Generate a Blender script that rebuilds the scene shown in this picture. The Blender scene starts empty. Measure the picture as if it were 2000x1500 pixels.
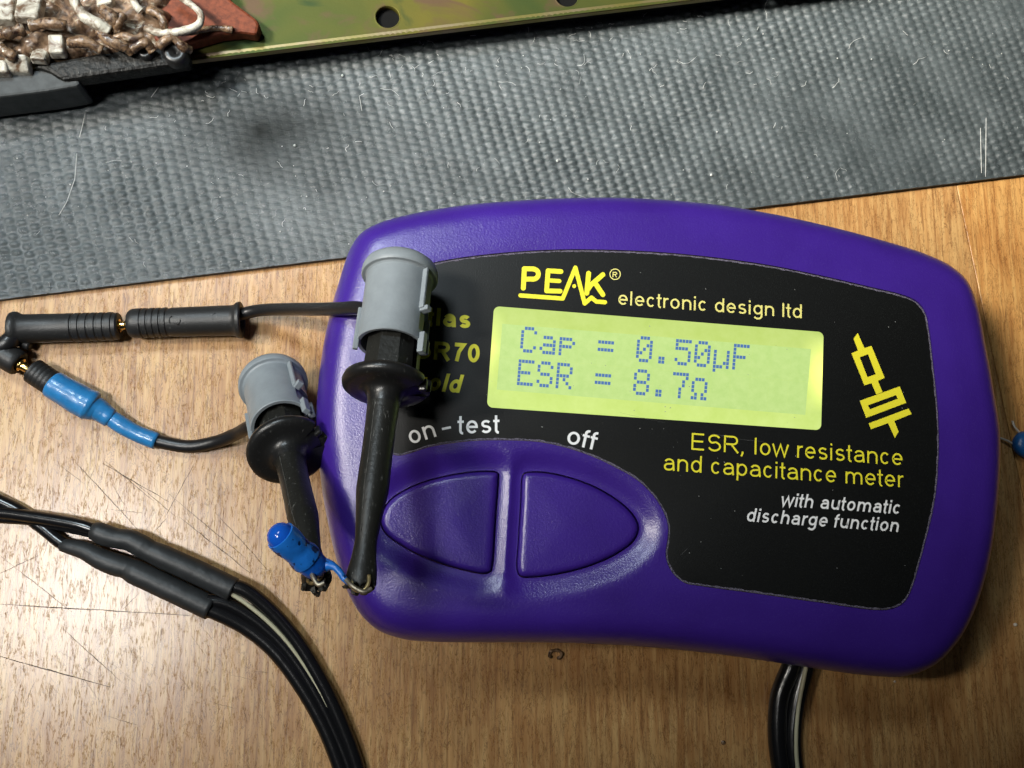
import bpy, math, random
import numpy as np
from mathutils import Vector, Matrix
from mathutils.geometry import delaunay_2d_cdt

random.seed(7); rng = np.random.default_rng(7)
S = bpy.context.scene
COL = S.collection
K = 0.001                                   # every length below is in millimetres

# ------------------------------------------------------------------ camera
F = 1850.0                                  # focal length in photo pixels (2000 wide)
tx, ty = math.radians(5), math.radians(9.5)
cb = Vector((-math.tan(tx), -math.tan(ty), 1)).normalized()
cc = Vector((0, 0, 12)) + cb * 143
cr = Vector((0, 1, 0)).cross(cb).normalized()
cu = cb.cross(cr)
cam_d = bpy.data.cameras.new('camera'); cam = bpy.data.objects.new('camera', cam_d); COL.objects.link(cam)
cam_d.sensor_width = 36; cam_d.lens = F * 36 / 2000; cam_d.clip_start = 0.005; cam_d.clip_end = 20
cam.matrix_world = Matrix(((cr.x, cu.x, cb.x, cc.x * K), (cr.y, cu.y, cb.y, cc.y * K), (cr.z, cu.z, cb.z, cc.z * K), (0, 0, 0, 1)))
S.camera = cam

def at(x, y, z):                            # where the sight line through a photo point meets height z
    d = cr * (x - 1000) / F + cu * (750 - y) / F - cb
    return cc + d * ((z - cc.z) / d.z)

# ------------------------------------------------------------------ light
W = bpy.data.worlds.new('World'); S.world = W; W.use_nodes = True
W.node_tree.nodes['Background'].inputs[0].default_value = (0.75, 0.85, 1.0, 1)
W.node_tree.nodes['Background'].inputs[1].default_value = 0.006
S.view_settings.view_transform = 'Standard'; S.view_settings.look = 'None'
S.view_settings.exposure = 0; S.view_settings.gamma = 1

def aim(o, p, q):
    o.location = Vector(p) * K
    o.rotation_euler = (Vector(q) - Vector(p)).to_track_quat('-Z', 'Y').to_euler()

def spot(name, p, q, power, deg, blend, radius, col):
    l = bpy.data.lights.new(name, 'SPOT'); l.energy = power; l.spot_size = math.radians(deg); l.spot_blend = blend
    l.shadow_soft_size = radius * K; l.color = col
    o = bpy.data.objects.new(name, l); COL.objects.link(o); aim(o, p, q); return o

def area(name, p, q, power, sx, sy, spread, col):
    l = bpy.data.lights.new(name, 'AREA'); l.energy = power; l.shape = 'RECTANGLE'; l.size = sx * K; l.size_y = sy * K
    l.spread = math.radians(spread); l.color = col
    o = bpy.data.objects.new(name, l); COL.objects.link(o); aim(o, p, q); return o

spot('key_spot', (-370, 110, 480), (54, 130, 0), 82.0, 24.5, 1.0, 85, (1.0, 0.95, 0.86))  # unseen key from the left; narrow cone stands in for a phone's shadow
area('ceiling_lamp', (-226, -50, 472), (-112, -24, 0), 0.068, 70, 90, 34, (1.0, 0.99, 0.96))
area('mat_fill_light', (-185, 265, 480), (-72, 56, 0), 0.095, 130, 100, 38, (0.80, 0.93, 1.0))  # added cool fill to brighten the mat; no such window known

# ------------------------------------------------------------------ mesh helpers
ROOT = {}
def inv_of(parent):
    o = parent
    while o.parent: o = o.parent
    return ROOT[o.name][1]

def tag(o, label=None, cat=None, group=None, kind=None):
    for k, v in (('label', label), ('category', cat), ('group', group), ('kind', kind)):
        if v: o[k] = v
    return o

def thing(name, label, cat, loc=(0, 0, 0), rot=None, group=None):
    o = bpy.data.objects.new(name, None); COL.objects.link(o); o.empty_display_size = 0.005
    M = Matrix.Translation(Vector(loc)) @ (rot.to_4x4() if rot else Matrix.Identity(4))
    ROOT[o.name] = (M, M.inverted())
    o.matrix_world = Matrix.Translation(Vector(loc) * K) @ (rot.to_4x4() if rot else Matrix.Identity(4))
    return tag(o, label, cat, group)

def build(name, geo, mat, parent=None, smooth=True, sharp=None, local=False):
    vs, fs = geo
    vs = np.array([tuple(v) for v in vs], dtype=float)
    if parent is not None and not local:
        M = np.array(inv_of(parent)); vs = vs @ M[:3, :3].T + M[:3, 3]
    me = bpy.data.meshes.new(name)
    me.from_pydata((vs * K).tolist(), [], [tuple(int(i) for i in f) for f in fs])
    me.validate()
    if smooth:
        me.shade_smooth()
        if sharp: me.set_sharp_from_angle(angle=math.radians(sharp))
    if mat: me.materials.append(mat)
    o = bpy.data.objects.new(name, me); COL.objects.link(o)
    if parent is not None: o.parent = parent
    return o

def join(*geos):
    V, Fc = [], []
    for v, f in geos:
        n = len(V); V += [tuple(p) for p in v]; Fc += [tuple(i + n for i in q) for q in f]
    return V, Fc

def crom(P, per=12, closed=False):
    P = [Vector(p) for p in P]; n = len(P); out = []
    rngi = range(n) if closed else range(n - 1)
    for i in rngi:
        p1, p2 = P[i], P[(i + 1) % n]
        p0 = P[i - 1] if (closed or i > 0) else p1 * 2 - p2
        p3 = P[(i + 2) % n] if (closed or i + 2 < n) else p2 * 2 - p1
        # centripetal parametrisation keeps uneven spacing from overshooting
        d1, d2, d3 = [max(1e-6, (b - a).length ** 0.5) for a, b in ((p0, p1), (p1, p2), (p2, p3))]
        t0, t1, t2, t3 = 0, d1, d1 + d2, d1 + d2 + d3
        for k in range(per):
            t = t1 + (t2 - t1) * k / per
            A1 = p0 * ((t1 - t) / (t1 - t0)) + p1 * ((t - t0) / (t1 - t0))
            A2 = p1 * ((t2 - t) / (t2 - t1)) + p2 * ((t - t1) / (t2 - t1))
            A3 = p2 * ((t3 - t) / (t3 - t2)) + p3 * ((t - t2) / (t3 - t2))
            B1 = A1 * ((t2 - t) / (t2 - t0)) + A2 * ((t - t0) / (t2 - t0))
            B2 = A2 * ((t3 - t) / (t3 - t1)) + A3 * ((t - t1) / (t3 - t1))
            out.append(B1 * ((t2 - t) / (t2 - t1)) + B2 * ((t - t1) / (t2 - t1)))
    if not closed: out.append(P[-1])
    return out

def resample(P, n, closed=True):
    A = np.array([tuple(p) for p in P]); B = np.vstack([A, A[:1]]) if closed else A
    L = np.concatenate([[0], np.cumsum(np.linalg.norm(np.diff(B, axis=0), axis=1))])
    t = np.linspace(0, L[-1], n, endpoint=not closed)
    return np.stack([np.interp(t, L, B[:, k]) for k in range(B.shape[1])], 1)

def tube(P, R, seg=14, caps=True, flat=None):
    P = [Vector(p) for p in P]; n = len(P)
    R = list(R) if hasattr(R, '__len__') else [R] * n
    V, Fc = [], []; up = None
    for i in range(n):
        d = (P[min(i + 1, n - 1)] - P[max(i - 1, 0)]).normalized()
        if up is None:
            up = Vector((0, 0, 1)) if abs(d.z) < .9 else Vector((1, 0, 0))
        up = (up - d * up.dot(d)).normalized(); side = d.cross(up)
        for k in range(seg):
            a = 2 * math.pi * k / seg
            V.append(P[i] + (side * math.cos(a) * (flat or 1) + up * math.sin(a)) * R[i])
    for i in range(n - 1):
        for k in range(seg):
            a, b = i * seg + k, i * seg + (k + 1) % seg
            Fc.append((a, b, b + seg, a + seg))
    if caps:
        Fc.append(tuple(range(seg))[::-1]); Fc.append(tuple((n - 1) * seg + k for k in range(seg)))
    return V, Fc

def path(pts, per=10):                       # (x, y, z) photo points -> smooth 3-D path
    return crom([at(*p) for p in pts], per)

def pathr(pts, per=10):                      # (x, y, z, radius)
    P = path([p[:3] for p in pts], per)
    n = len(pts); R = np.interp(np.linspace(0, n - 1, len(P)), range(n), [p[3] for p in pts])
    return P, R

def lathe(prof, seg=40, a0=0, a1=360, sx=1, sy=1, c0=(0, 0)):
    full = abs(a1 - a0 - 360) < 1e-6; m = seg if full else seg + 1
    V, Fc = [], []
    for t, r in prof:
        for k in range(m):
            a = math.radians(a0 + (a1 - a0) * k / seg)
            V.append((c0[0] + math.cos(a) * r * sx, c0[1] + math.sin(a) * r * sy, t))
    for i in range(len(prof) - 1):
        for k in range(seg):
            a, b = i * m + k, i * m + (k + 1) % m
            Fc.append((a, b, b + m, a + m))
    return V, Fc

def boxg(c, h, ax=None, taper=1.0):
    c = Vector(c); ax = ax or (Vector((1, 0, 0)), Vector((0, 1, 0)), Vector((0, 0, 1)))
    V = []
    for sz in (-1, 1):
        k = taper if sz > 0 else 1
        for sx, sy in ((-1, -1), (1, -1), (1, 1), (-1, 1)):
            V.append(c + ax[0] * (sx * h[0] * k) + ax[1] * (sy * h[1] * k) + ax[2] * (sz * h[2]))
    return V, [(3, 2, 1, 0), (4, 5, 6, 7), (0, 1, 5, 4), (1, 2, 6, 5), (2, 3, 7, 6), (3, 0, 4, 7)]

def bevel(o, w, seg=2):
    m = o.modifiers.new('bevel', 'BEVEL'); m.width = w * K; m.segments = seg; m.limit_method = 'ANGLE'; m.angle_limit = math.radians(40)
    return o

def inside(P, poly):
    x, y = P[:, 0], P[:, 1]; c = np.zeros(len(P), bool)
    for i in range(len(poly)):
        x1, y1 = poly[i - 1]; x2, y2 = poly[i]
        m = (y1 > y) != (y2 > y)
        with np.errstate(divide='ignore', invalid='ignore'):
            c ^= m & (x < (x2 - x1) * (y - y1) / (y2 - y1 + 1e-30) + x1)
    return c

def dist(P, poly):
    A = np.array(poly); B = np.roll(A, -1, 0); d = np.full(len(P), 1e9)
    for a, b in zip(A, B):
        ab = b - a; L = max(1e-12, ab @ ab)
        t = np.clip(((P - a) @ ab) / L, 0, 1)
        d = np.minimum(d, np.hypot(*(P - a - t[:, None] * ab).T))
    return d

def offset(poly, d):                         # points d inside a counter-clockwise outline
    A = np.array(poly); T = np.roll(A, -1, 0) - np.roll(A, 1, 0); T /= np.linalg.norm(T, axis=1)[:, None]
    return A + np.stack([-T[:, 1], T[:, 0]], 1) * d

def ccw(P):
    P = np.array(P)[:, :2]; a = np.sum(P[:, 0] * np.roll(P[:, 1], -1) - np.roll(P[:, 0], -1) * P[:, 1])
    return P if a > 0 else P[::-1]

def cdt(outer, holes, extra):
    pts = [tuple(p) for p in outer]; edges = [(i, (i + 1) % len(outer)) for i in range(len(outer))]
    for h in holes:
        n = len(pts); pts += [tuple(p) for p in h]; edges += [(n + i, n + (i + 1) % len(h)) for i in range(len(h))]
    pts += [tuple(p) for p in extra]
    r = delaunay_2d_cdt([Vector(p) for p in pts], edges, [], 0, 1e-5)
    V = np.array([tuple(v) for v in r[0]]); T = np.array([f for f in r[2] if len(f) == 3])
    c = V[T].mean(1); keep = inside(c, outer)
    for h in holes: keep &= ~inside(c, h)
    return V, T[keep]

def wall(ring, z0, z1):                      # vertical band, z0/z1 scalars or arrays
    n = len(ring); z0 = np.broadcast_to(z0, n); z1 = np.broadcast_to(z1, n)
    V = [(ring[i][0], ring[i][1], z0[i]) for i in range(n)] + [(ring[i][0], ring[i][1], z1[i]) for i in range(n)]
    return V, [(i, (i + 1) % n, n + (i + 1) % n, n + i) for i in range(n)]

def smooth(a, b, x):
    t = np.clip((x - a) / (b - a), 0, 1); return t * t * (3 - 2 * t)

# ------------------------------------------------------------------ material helpers
class N:
    def __init__(s, name):
        s.m = bpy.data.materials.new(name); s.m.use_nodes = True; s.t = s.m.node_tree; s.b = s.t.nodes['Principled BSDF']
    def n(s, typ, **kw):
        o = s.t.nodes.new('ShaderNode' + typ)
        for k, v in kw.items(): setattr(o, k, v)
        return o
    def put(s, a, b):
        if isinstance(a, (int, float)): b.default_value = a
        elif isinstance(a, tuple): b.default_value = a if len(a) != 3 or b.type == 'VECTOR' else a + (1,)
        else: s.t.links.new(a, b)
    def coords(s, rot=0, scale=(1, 1, 1)):
        g = s.n('NewGeometry'); v = s.n('VectorMath', operation='SCALE'); s.t.links.new(g.outputs['Position'], v.inputs[0]); v.inputs['Scale'].default_value = 1000
        m = s.n('Mapping'); s.t.links.new(v.outputs[0], m.inputs[0]); m.inputs['Rotation'].default_value = (0, 0, rot); m.inputs['Scale'].default_value = scale
        return m.outputs[0]
    def noise(s, vec, scale, detail=3, rough=.55, dist=0):
        o = s.n('TexNoise'); s.put(vec, o.inputs['Vector']); o.inputs['Scale'].default_value = scale; o.inputs['Detail'].default_value = detail
        o.inputs['Roughness'].default_value = rough; o.inputs['Distortion'].default_value = dist; return o.outputs['Fac']
    def ramp(s, fac, lo, hi, a=0., b=1.):
        o = s.n('MapRange'); o.clamp = True; s.put(fac, o.inputs[0]); o.inputs[1].default_value = lo; o.inputs[2].default_value = hi
        s.put(a, o.inputs[3]); s.put(b, o.inputs[4]); return o.outputs[0]
    def mix(s, fac, a, b, mode='MIX'):
        o = s.n('Mix', data_type='RGBA', blend_type=mode); s.put(fac, o.inputs[0]); s.put(a, o.inputs[6]); s.put(b, o.inputs[7]); return o.outputs[2]
    def math(s, op, a, b=0.):
        o = s.n('Math', operation=op); s.put(a, o.inputs[0]); s.put(b, o.inputs[1]); return o.outputs[0]
    def bump(s, h, dist_mm, strength=1, prev=None):
        o = s.n('Bump'); o.inputs['Strength'].default_value = strength; o.inputs['Distance'].default_value = dist_mm * K
        s.put(h, o.inputs['Height'])
        if prev is not None: s.t.links.new(prev, o.inputs['Normal'])
        s.t.links.new(o.outputs[0], s.b.inputs['Normal']); return o.outputs[0]
    def set(s, **kw):
        for k, v in kw.items(): s.put(v, s.b.inputs[k.replace('_', ' ')])
        return s

def plain(name, col, rough=.5, metal=0., spec=.5, bscale=0, bdist=.02, var=.0, vscale=.6, coat=0., scuff=0):
    q = N(name); p = q.coords()
    c = col
    if var:
        c = q.mix(q.ramp(q.noise(p, vscale, 4), .35, .65), tuple(x * (1 - var) for x in col), tuple(min(1, x * (1 + var)) for x in col))
    if scuff:
        f = q.ramp(q.noise(q.coords(.7, (2.2, .5, 1)), 1.6, 6, .72), .60, .72, 0., scuff)
        c = q.mix(f, c, (.35, .35, .33))
    q.set(Base_Color=c, Roughness=rough, Metallic=metal, Specular_IOR_Level=spec, Coat_Weight=coat)
    if bscale: q.bump(q.noise(p, bscale, 2), bdist)
    return q.m

def wood(name, rot, tint, shift):
    q = N(name)
    def st(cross, along, off=0.):
        o = q.n('VectorMath', operation='ADD'); q.t.links.new(q.coords(rot, (cross, along, 1)), o.inputs[0]); o.inputs[1].default_value = (shift + off, shift * 2 + off, 0); return o.outputs[0]
    big = q.noise(st(.10, .012), 1, 3, .5)
    band = q.noise(st(.42, .03, 9), 1, 4, .6, .5)
    fine = q.noise(st(1.3, .09, 21), 1, 4, .62, .4)
    fleck = q.noise(st(2.1, .33, 47), 1, 4, .6, .3)
    line = q.math('ABSOLUTE', q.math('SUBTRACT', q.noise(st(.75, .16, 83), 1, 5, .68, .9), .5))
    crack = q.math('ADD', q.math('ABSOLUTE', q.math('SUBTRACT', q.noise(st(.9, .17, 13), 1, 5, .7, .3), .5)), q.ramp(q.noise(st(.5, .3, 31), 1, 3), .30, .48, .03, 0.))
    cloud = q.noise(q.coords(), .09, 3)
    c = q.mix(q.ramp(band, .3, .7), (.37, .172, .058), (.60, .325, .118))
    c = q.mix(q.ramp(fine, .45, .70, 0., .8), c, (.72, .47, .195))
    c = q.mix(q.ramp(fine, .30, .44, .55, 0.), c, (.26, .105, .028))
    c = q.mix(q.ramp(big, .35, .7, 0., .35), c, (.30, .13, .04))
    c = q.mix(q.ramp(cloud, .45, .7, 0., .3), c, (.66, .42, .165))
    c = q.mix(q.ramp(fleck, .60, .70, 0., .6), c, (.17, .068, .022))
    c = q.mix(q.ramp(q.noise(st(2.6, .10, 5), 1, 3, .5), .56, .66, 0., .5), c, (.20, .085, .03))
    c = q.mix(q.ramp(line, .0, .016, .75, 0.), c, (.11, .042, .014))
    c = q.mix(q.ramp(crack, .003, .016, .45, 0.), c, (.10, .05, .022))
    c = q.mix(1.0, c, tint, 'MULTIPLY')
    q.set(Base_Color=c, Roughness=.31, Specular_IOR_Level=q.ramp(crack, .004, .024, .06, .75))
    q.bump(q.noise(st(1.3, .25, 3), 1, 4, .6), .016, .6)
    return q.m

M_wood = wood('laminate_oak', .10, (1, 1, 1), 0.)
M_wood2 = wood('laminate_oak_pale', .19, (1.16, 1.10, .95), 61.)
M_dark = plain('dark_joint_base', (.03, .016, .008), .8)  # dark brown slab colour that shows in the plank joint
M_scratch = plain('scratch_grime', (.06, .035, .018), .7)
q = N('textured_rubber'); p = q.coords()
c = q.mix(q.ramp(q.noise(p, .12, 4), .35, .7), (.050, .062, .065), (.088, .105, .110))
c = q.mix(q.ramp(q.noise(q.coords(.12, (1.2, 3, 1)), 2.2, 5, .75), .60, .74, 0., .55), c, (.26, .28, .27))
painted_reflection = q.n('VectorMath', operation='DISTANCE')  # soft dark reflection painted into the mat's colour and specular
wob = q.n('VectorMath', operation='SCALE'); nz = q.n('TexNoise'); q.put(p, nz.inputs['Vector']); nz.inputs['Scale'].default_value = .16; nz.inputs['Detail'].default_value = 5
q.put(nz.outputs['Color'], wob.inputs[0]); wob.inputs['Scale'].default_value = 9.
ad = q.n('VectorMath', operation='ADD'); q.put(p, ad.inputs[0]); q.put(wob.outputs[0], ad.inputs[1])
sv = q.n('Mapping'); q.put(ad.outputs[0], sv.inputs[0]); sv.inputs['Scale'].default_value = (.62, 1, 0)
q.put(sv.outputs[0], painted_reflection.inputs[0])
s0 = at(525, 255, 1.2); painted_reflection.inputs[1].default_value = ((s0.x + 4.5) * .62, s0.y + 4.5, 0)
sf = q.math('POWER', q.ramp(painted_reflection.outputs['Value'], 0., 16., 1., 0.), 1.5)
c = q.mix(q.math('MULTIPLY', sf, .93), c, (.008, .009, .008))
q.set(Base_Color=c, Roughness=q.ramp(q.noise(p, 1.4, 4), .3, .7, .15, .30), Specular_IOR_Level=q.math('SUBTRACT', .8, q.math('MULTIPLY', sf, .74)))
b = q.bump(q.noise(q.coords(.12, (1, 3.2, 1)), 1.5, 4, .7), .10, 1)
q.bump(q.noise(p, 3.6, 4, .75), .09, 1, b)
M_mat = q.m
M_matedge = plain('rubber_cut_edge', (.03, .03, .03), .7)
M_lint = plain('white_lint', (.75, .76, .74), .8)
M_crumb = plain('cream_crumb', (.7, .62, .5), .7)

q = N('purple_abs'); p = q.coords()
c = q.mix(q.ramp(q.noise(p, .07, 4), .3, .7), (.037, .0112, .205), (.048, .016, .265))
c = q.mix(q.ramp(q.noise(p, 6.5, 2, .7), .60, .74, 0., .22), c, (.20, .15, .50))
c = q.mix(q.ramp(q.noise(q.coords(.5, (.5, 1.6, 1)), 1.1, 7, .8), .70, .76, 0., .25), c, (.32, .28, .55))
q.set(Base_Color=c, Roughness=.31, Specular_IOR_Level=.85)
q.bump(q.noise(p, 3.6, 2, .65), .048, .9)
M_purple = q.m
q = N('black_overlay'); p = q.coords()
c = q.mix(q.ramp(q.noise(p, 5.5, 2, .7), .55, .75, 0., .5), (.004, .0045, .0045), (.022, .025, .024))
q.set(Base_Color=c, Roughness=.44, Specular_IOR_Level=.42); q.bump(q.noise(p, 4.5, 2), .022, .8)
M_panel = q.m
M_yellow = plain('yellow_print', (.86, .78, .035), .5)
M_pale = plain('pale_yellow_print', (.78, .72, .22), .5)
M_white = plain('white_print', (.86, .87, .88), .5)
M_dust = plain('grey_edge_dust', (.10, .09, .125), .9, var=.9, vscale=6)
q = N('backlit_screen')
uv = q.n('UVMap'); sp = q.n('SeparateXYZ'); q.put(uv.outputs[0], sp.inputs[0])
u = q.math('ABSOLUTE', q.math('SUBTRACT', sp.outputs[0], .5)); v = q.math('ABSOLUTE', q.math('SUBTRACT', sp.outputs[1], .42))
edge = q.math('MULTIPLY', q.ramp(sp.outputs[0], .93, .995), q.ramp(v, .02, .40, 1., 0.)); edge = q.math('MAXIMUM', edge, q.math('MULTIPLY', q.ramp(sp.outputs[0], .04, 0.), q.math('MULTIPLY', .55, q.ramp(v, .02, .4, 1., 0.))))
c = q.mix(q.ramp(q.noise(q.coords(), .22, 6, .7), .3, .7), (.50, .66, .15), (.61, .76, .24))
c = q.mix(edge, c, (.98, 1.0, .22))
grad = q.ramp(sp.outputs[1], 0., 1., .82, 1.02)
q.set(Base_Color=(.10, .13, .03), Roughness=.4, Emission_Color=c, Emission_Strength=q.math('ADD', grad, q.math('MULTIPLY', edge, .55))); M_lcd = q.m
q = N('backlit_cells')
c = q.mix(q.ramp(q.noise(q.coords(), .8, 5, .7), .3, .7), (.46, .665, .20), (.56, .745, .265))
q.set(Base_Color=(.10, .13, .05), Roughness=.4, Emission_Color=c, Emission_Strength=.92); M_cell = q.m
q = N('lcd_dot'); q.set(Base_Color=(.02, .05, .14), Roughness=.5, Emission_Color=(.075, .165, .40), Emission_Strength=.78); M_dot = q.m

M_grey = plain('grey_plastic', (.235, .265, .285), .48, bscale=2.2, bdist=.03, var=.06, vscale=.5)
M_black = plain('black_plastic', (.012, .012, .012), .33, bscale=3, bdist=.02, scuff=.25)
M_stem = plain('worn_black_plastic', (.014, .014, .012), .42, spec=.4, bscale=1.6, bdist=.05, scuff=.5)
M_seam = plain('scuffed_seam', (.10, .10, .092), .6)
M_rubber = plain('black_cable_jacket', (.012, .012, .013), .36, bscale=1.3, bdist=.03)
M_gloss = plain('glossy_black_cable', (.008, .008, .009), .22, bscale=.7, bdist=.03)
M_shrink = plain('black_heat_shrink', (.022, .024, .025), .48, bscale=.5, bdist=.10, var=.2)
M_plug = plain('black_plug_rubber', (.017, .017, .017), .45, bscale=3, bdist=.03, scuff=.25)
M_cream = plain('cream_stripe', (.48, .45, .30), .45)
M_gold = plain('gold_pin', (.85, .58, .20), .22, 1.)
M_blue = plain('blue_sleeve', (.025, .20, .47), .33, bscale=.8, bdist=.10, var=.12, coat=.2)
q = N('blue_resin'); c = q.mix(q.ramp(q.noise(q.coords(), .9, 3, .6),   .585, .605, 0., .95), (.014, .165, .60), (.004, .012, .06))
q.set(Base_Color=c, Roughness=.30, Subsurface_Weight=.0); q.bump(q.noise(q.coords(), .55, 3), .22, .8); M_capblue = q.m
M_dome = plain('blue_dome', (.008, .10, .56), .10)
M_bluebody = plain('blue_body', (.006, .10, .50), .25, bscale=.7, bdist=.2)
M_bluedark = plain('blue_resin_disc', (.006, .075, .24), .35)
M_lead = plain('tinned_wire', (.33, .29, .22), .45, .8, var=.4, vscale=1.5)
M_bright = plain('bare_tinned_lead', (.66, .60, .52), .4, .4)
M_brass = plain('tarnished_hook', (.40, .31, .15), .4, .7, var=.5, vscale=1.5)
M_char = plain('charred_plastic', (.035, .032, .024), .5, bscale=2, bdist=.3, scuff=.4)

# ------------------------------------------------------------------ tabletop
T = build('tabletop', boxg((10, 5, -6), (160, 140, 4)), M_dark); tag(T, kind='structure')
ROOT['tabletop'] = (Matrix.Identity(4), Matrix.Identity(4))
a, b = at(1866, 352, 0), at(1962, 800, 0); d = (b - a) / (b.y - a.y)
sx = lambda y: a.x + d.x * (y - a.y)
y0, y1 = -130, 140
for sgn, m in ((-1, M_wood), (1, M_wood2)):
    g = .085; X = -150 if sgn < 0 else 170
    ring = [(X, y0), (sx(y0) + sgn * g, y0), (sx(y1) + sgn * g, y1), (X, y1)]
    if sgn > 0: ring = ring[::-1]
    V = [(x, y, -2) for x, y in ring] + [(x, y, 0) for x, y in ring]
    bevel(build('plank', (V, [(3, 2, 1, 0), (4, 5, 6, 7)] + [(i, (i + 1) % 4, 4 + (i + 1) % 4, 4 + i) for i in range(4)]), m, T, smooth=False), .06, 1)
ZT_ = 20.0
def ribbon(p, q_, w, z, zz=0.):
    P = resample([at(*p, z or ZT_), at(*q_, z or ZT_)], 14, False) * (np.array([1, 1, 1 if z else 0])); t = (P[-1] - P[0]); t /= np.linalg.norm(t); nrm = np.array([-t[1], t[0], 0])
    j = rng.normal(0, .035, 14); V = []
    for i, c_ in enumerate(P):
        ww = w * (.35 + .65 * math.sin(math.pi * (i + .4) / 14)) * rng.uniform(.5, 1.2)
        V += [c_ + nrm * (j[i] - ww), c_ + nrm * (j[i] + ww)]
    return V, [(2 * i, 2 * i + 2, 2 * i + 3, 2 * i + 1) for i in range(13)]
for p_, q_, w in (((0, 1180), (370, 1202), .07), ((0, 1282), (215, 1342), .08), ((200, 905), (330, 980), .05), ((150, 905), (270, 1035), .05),
                  ((205, 900), (300, 978), .04), ((0, 1085), (140, 1195), .04), ((330, 965), (480, 1090), .05), ((350, 1010), (490, 1120), .05),
                  ((120, 1225), (235, 1330), .05), ((380, 905), (322, 1010), .04), ((0, 1120), (75, 1085), .04), ((255, 935), (345, 1010), .035),
                  ((420, 1000), (520, 1110), .04), ((300, 1040), (325, 1012), .04), ((240, 1190), (270, 1160), .04), ((500, 690), (505, 560), .03)):
    build('scratch', ribbon(p_, q_, w * 1.15, .012), M_scratch, T, smooth=False)
for k in range(46):
    x_, y_ = rng.uniform(0, 560), rng.uniform(860, 1420); an = rng.choice([.75, .9, 1.75, .3]) + rng.normal(0, .25); L_ = rng.uniform(15, 70)
    build('scratch', ribbon((x_, y_), (x_ + math.cos(an) * L_, y_ + math.sin(an) * L_), rng.uniform(.016, .036), .010), M_scratch, T, smooth=False)

# ------------------------------------------------------------------ rubber mat with embossed weave
e0, e1 = at(0, 585, 1.0), at(2000, 341, 1.0)
ux = (e1 - e0).normalized(); uy = Vector((-ux.y, ux.x, 0))
nx, ny, st = 1000, 320, .24
gi, gj = np.meshgrid(np.arange(nx), np.arange(ny))
A_ = gi * st - 30; B_ = gj * st
pu, pv = 1.80, 1.34
# rows run slightly askew to the cut edge, alternate columns are shifted half a bump
cu_ = A_ + B_ * .16 + .25 * np.sin(B_ * .11 + 1) ; col_ = np.floor(cu_ / pu)
fu = cu_ / pu - col_
rowp = B_ / pv + .5 * (col_ % 2) + .10 * np.sin(col_ * 1.7) + A_ * .012
fv = rowp - np.floor(rowp)
h = np.clip(1 - np.minimum(1, ((fu - .5) / .46) ** 2 + ((fv - .5) / .42) ** 2), 0, 1) ** .65
key = (col_ * 131 + np.floor(rowp) * 717).astype(int) % 1009
amp = rng.uniform(.78, 1.08, 1009)[key]
big = np.sin(A_ * .07 + .9) * np.sin(B_ * .11 + .5) * .30 + .80 + .15 * np.sin(A_ * .19 + B_ * .23)
dd = np.hypot((A_ - (s0 - e0).dot(ux)) * .6, B_ - (s0 - e0).dot(uy)); worn = smooth(1, 11, dd)
Z = 1.0 + .34 * h * amp * big * (.25 + .75 * worn) - .0
Z = np.where(B_ < .5, np.minimum(Z, 1.05 + .1 * rng.random(B_.shape)), Z)
P0 = np.array(e0)[:2]; XY = P0 + A_[..., None] * np.array(ux)[:2] + B_[..., None] * np.array(uy)[:2]
V = np.concatenate([XY.reshape(-1, 2), Z.reshape(-1, 1)], 1)
I = (gj * nx + gi)[:-1, :-1].reshape(-1)
Fq = np.stack([I, I + 1, I + nx + 1, I + nx], 1)
me = bpy.data.meshes.new('rubber_mat'); nV = len(V)
low = V[:nx].copy(); low[:, 2] = .05; V = np.vstack([V, low])
j = np.arange(nx - 1); Fq = np.vstack([np.stack([nV + j, nV + j + 1, j + 1, j], 1), Fq])
me.vertices.add(len(V)); me.vertices.foreach_set('co', (V * K).ravel())
me.loops.add(Fq.size); me.loops.foreach_set('vertex_index', Fq.ravel().astype(np.int32))
me.polygons.add(len(Fq)); me.polygons.foreach_set('loop_start', np.arange(0, Fq.size, 4, dtype=np.int32))
mi = np.zeros(len(Fq), np.int32); mi[:nx - 1] = 1; me.polygons.foreach_set('material_index', mi)
me.update(calc_edges=True); me.shade_smooth(); me.set_sharp_from_angle(angle=math.radians(70))
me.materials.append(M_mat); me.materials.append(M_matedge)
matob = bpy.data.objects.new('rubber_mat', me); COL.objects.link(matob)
tag(matob, 'grey textured rubber mat with a bumpy woven surface, lying behind the purple meter', 'mat')
# lint and specks on it
G = []
def matpt(a_, b_, z): return e0 + ux * a_ + uy * b_ + Vector((0, 0, z - 1.0))
for k in range(240):
    near = rng.random() < .55
    px = rng.uniform(20, 1950) if not near else rng.uniform(350, 1400)
    c_ = at(px, 0, 1.3); a_ = (c_ - e0).dot(ux)
    b_ = (rng.uniform(26, 46) if near else rng.uniform(1, 46))
    p_ = matpt(a_, b_, 1.36); L = rng.uniform(.3, 1.6) if k % 9 else rng.uniform(1.5, 4); an = rng.uniform(0, 6.28); pts = []
    for s in range(5):
        pts.append(p_ + Vector((0, 0, rng.uniform(0, .2)))); an += rng.normal(0, .5); p_ = p_ + Vector((math.cos(an), math.sin(an), 0)) * L / 4
    G.append(tube(pts, rng.uniform(.014, .032), 4))
for k in range(90):
    c_ = at(rng.uniform(10, 1990), rng.uniform(60, 560), 1.35)
    if (c_ - e0).dot(uy) < .8: continue
    r_ = rng.uniform(.04, .13) if k > 5 else .22
    G.append(lathe([(c_.z + t, math.sqrt(max(0, 1 - (t / r_) ** 2)) * r_ + 1e-4) for t in (-r_, -r_ * .5, 0, r_ * .6, r_)], 6, c0=(c_.x, c_.y)))
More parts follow.
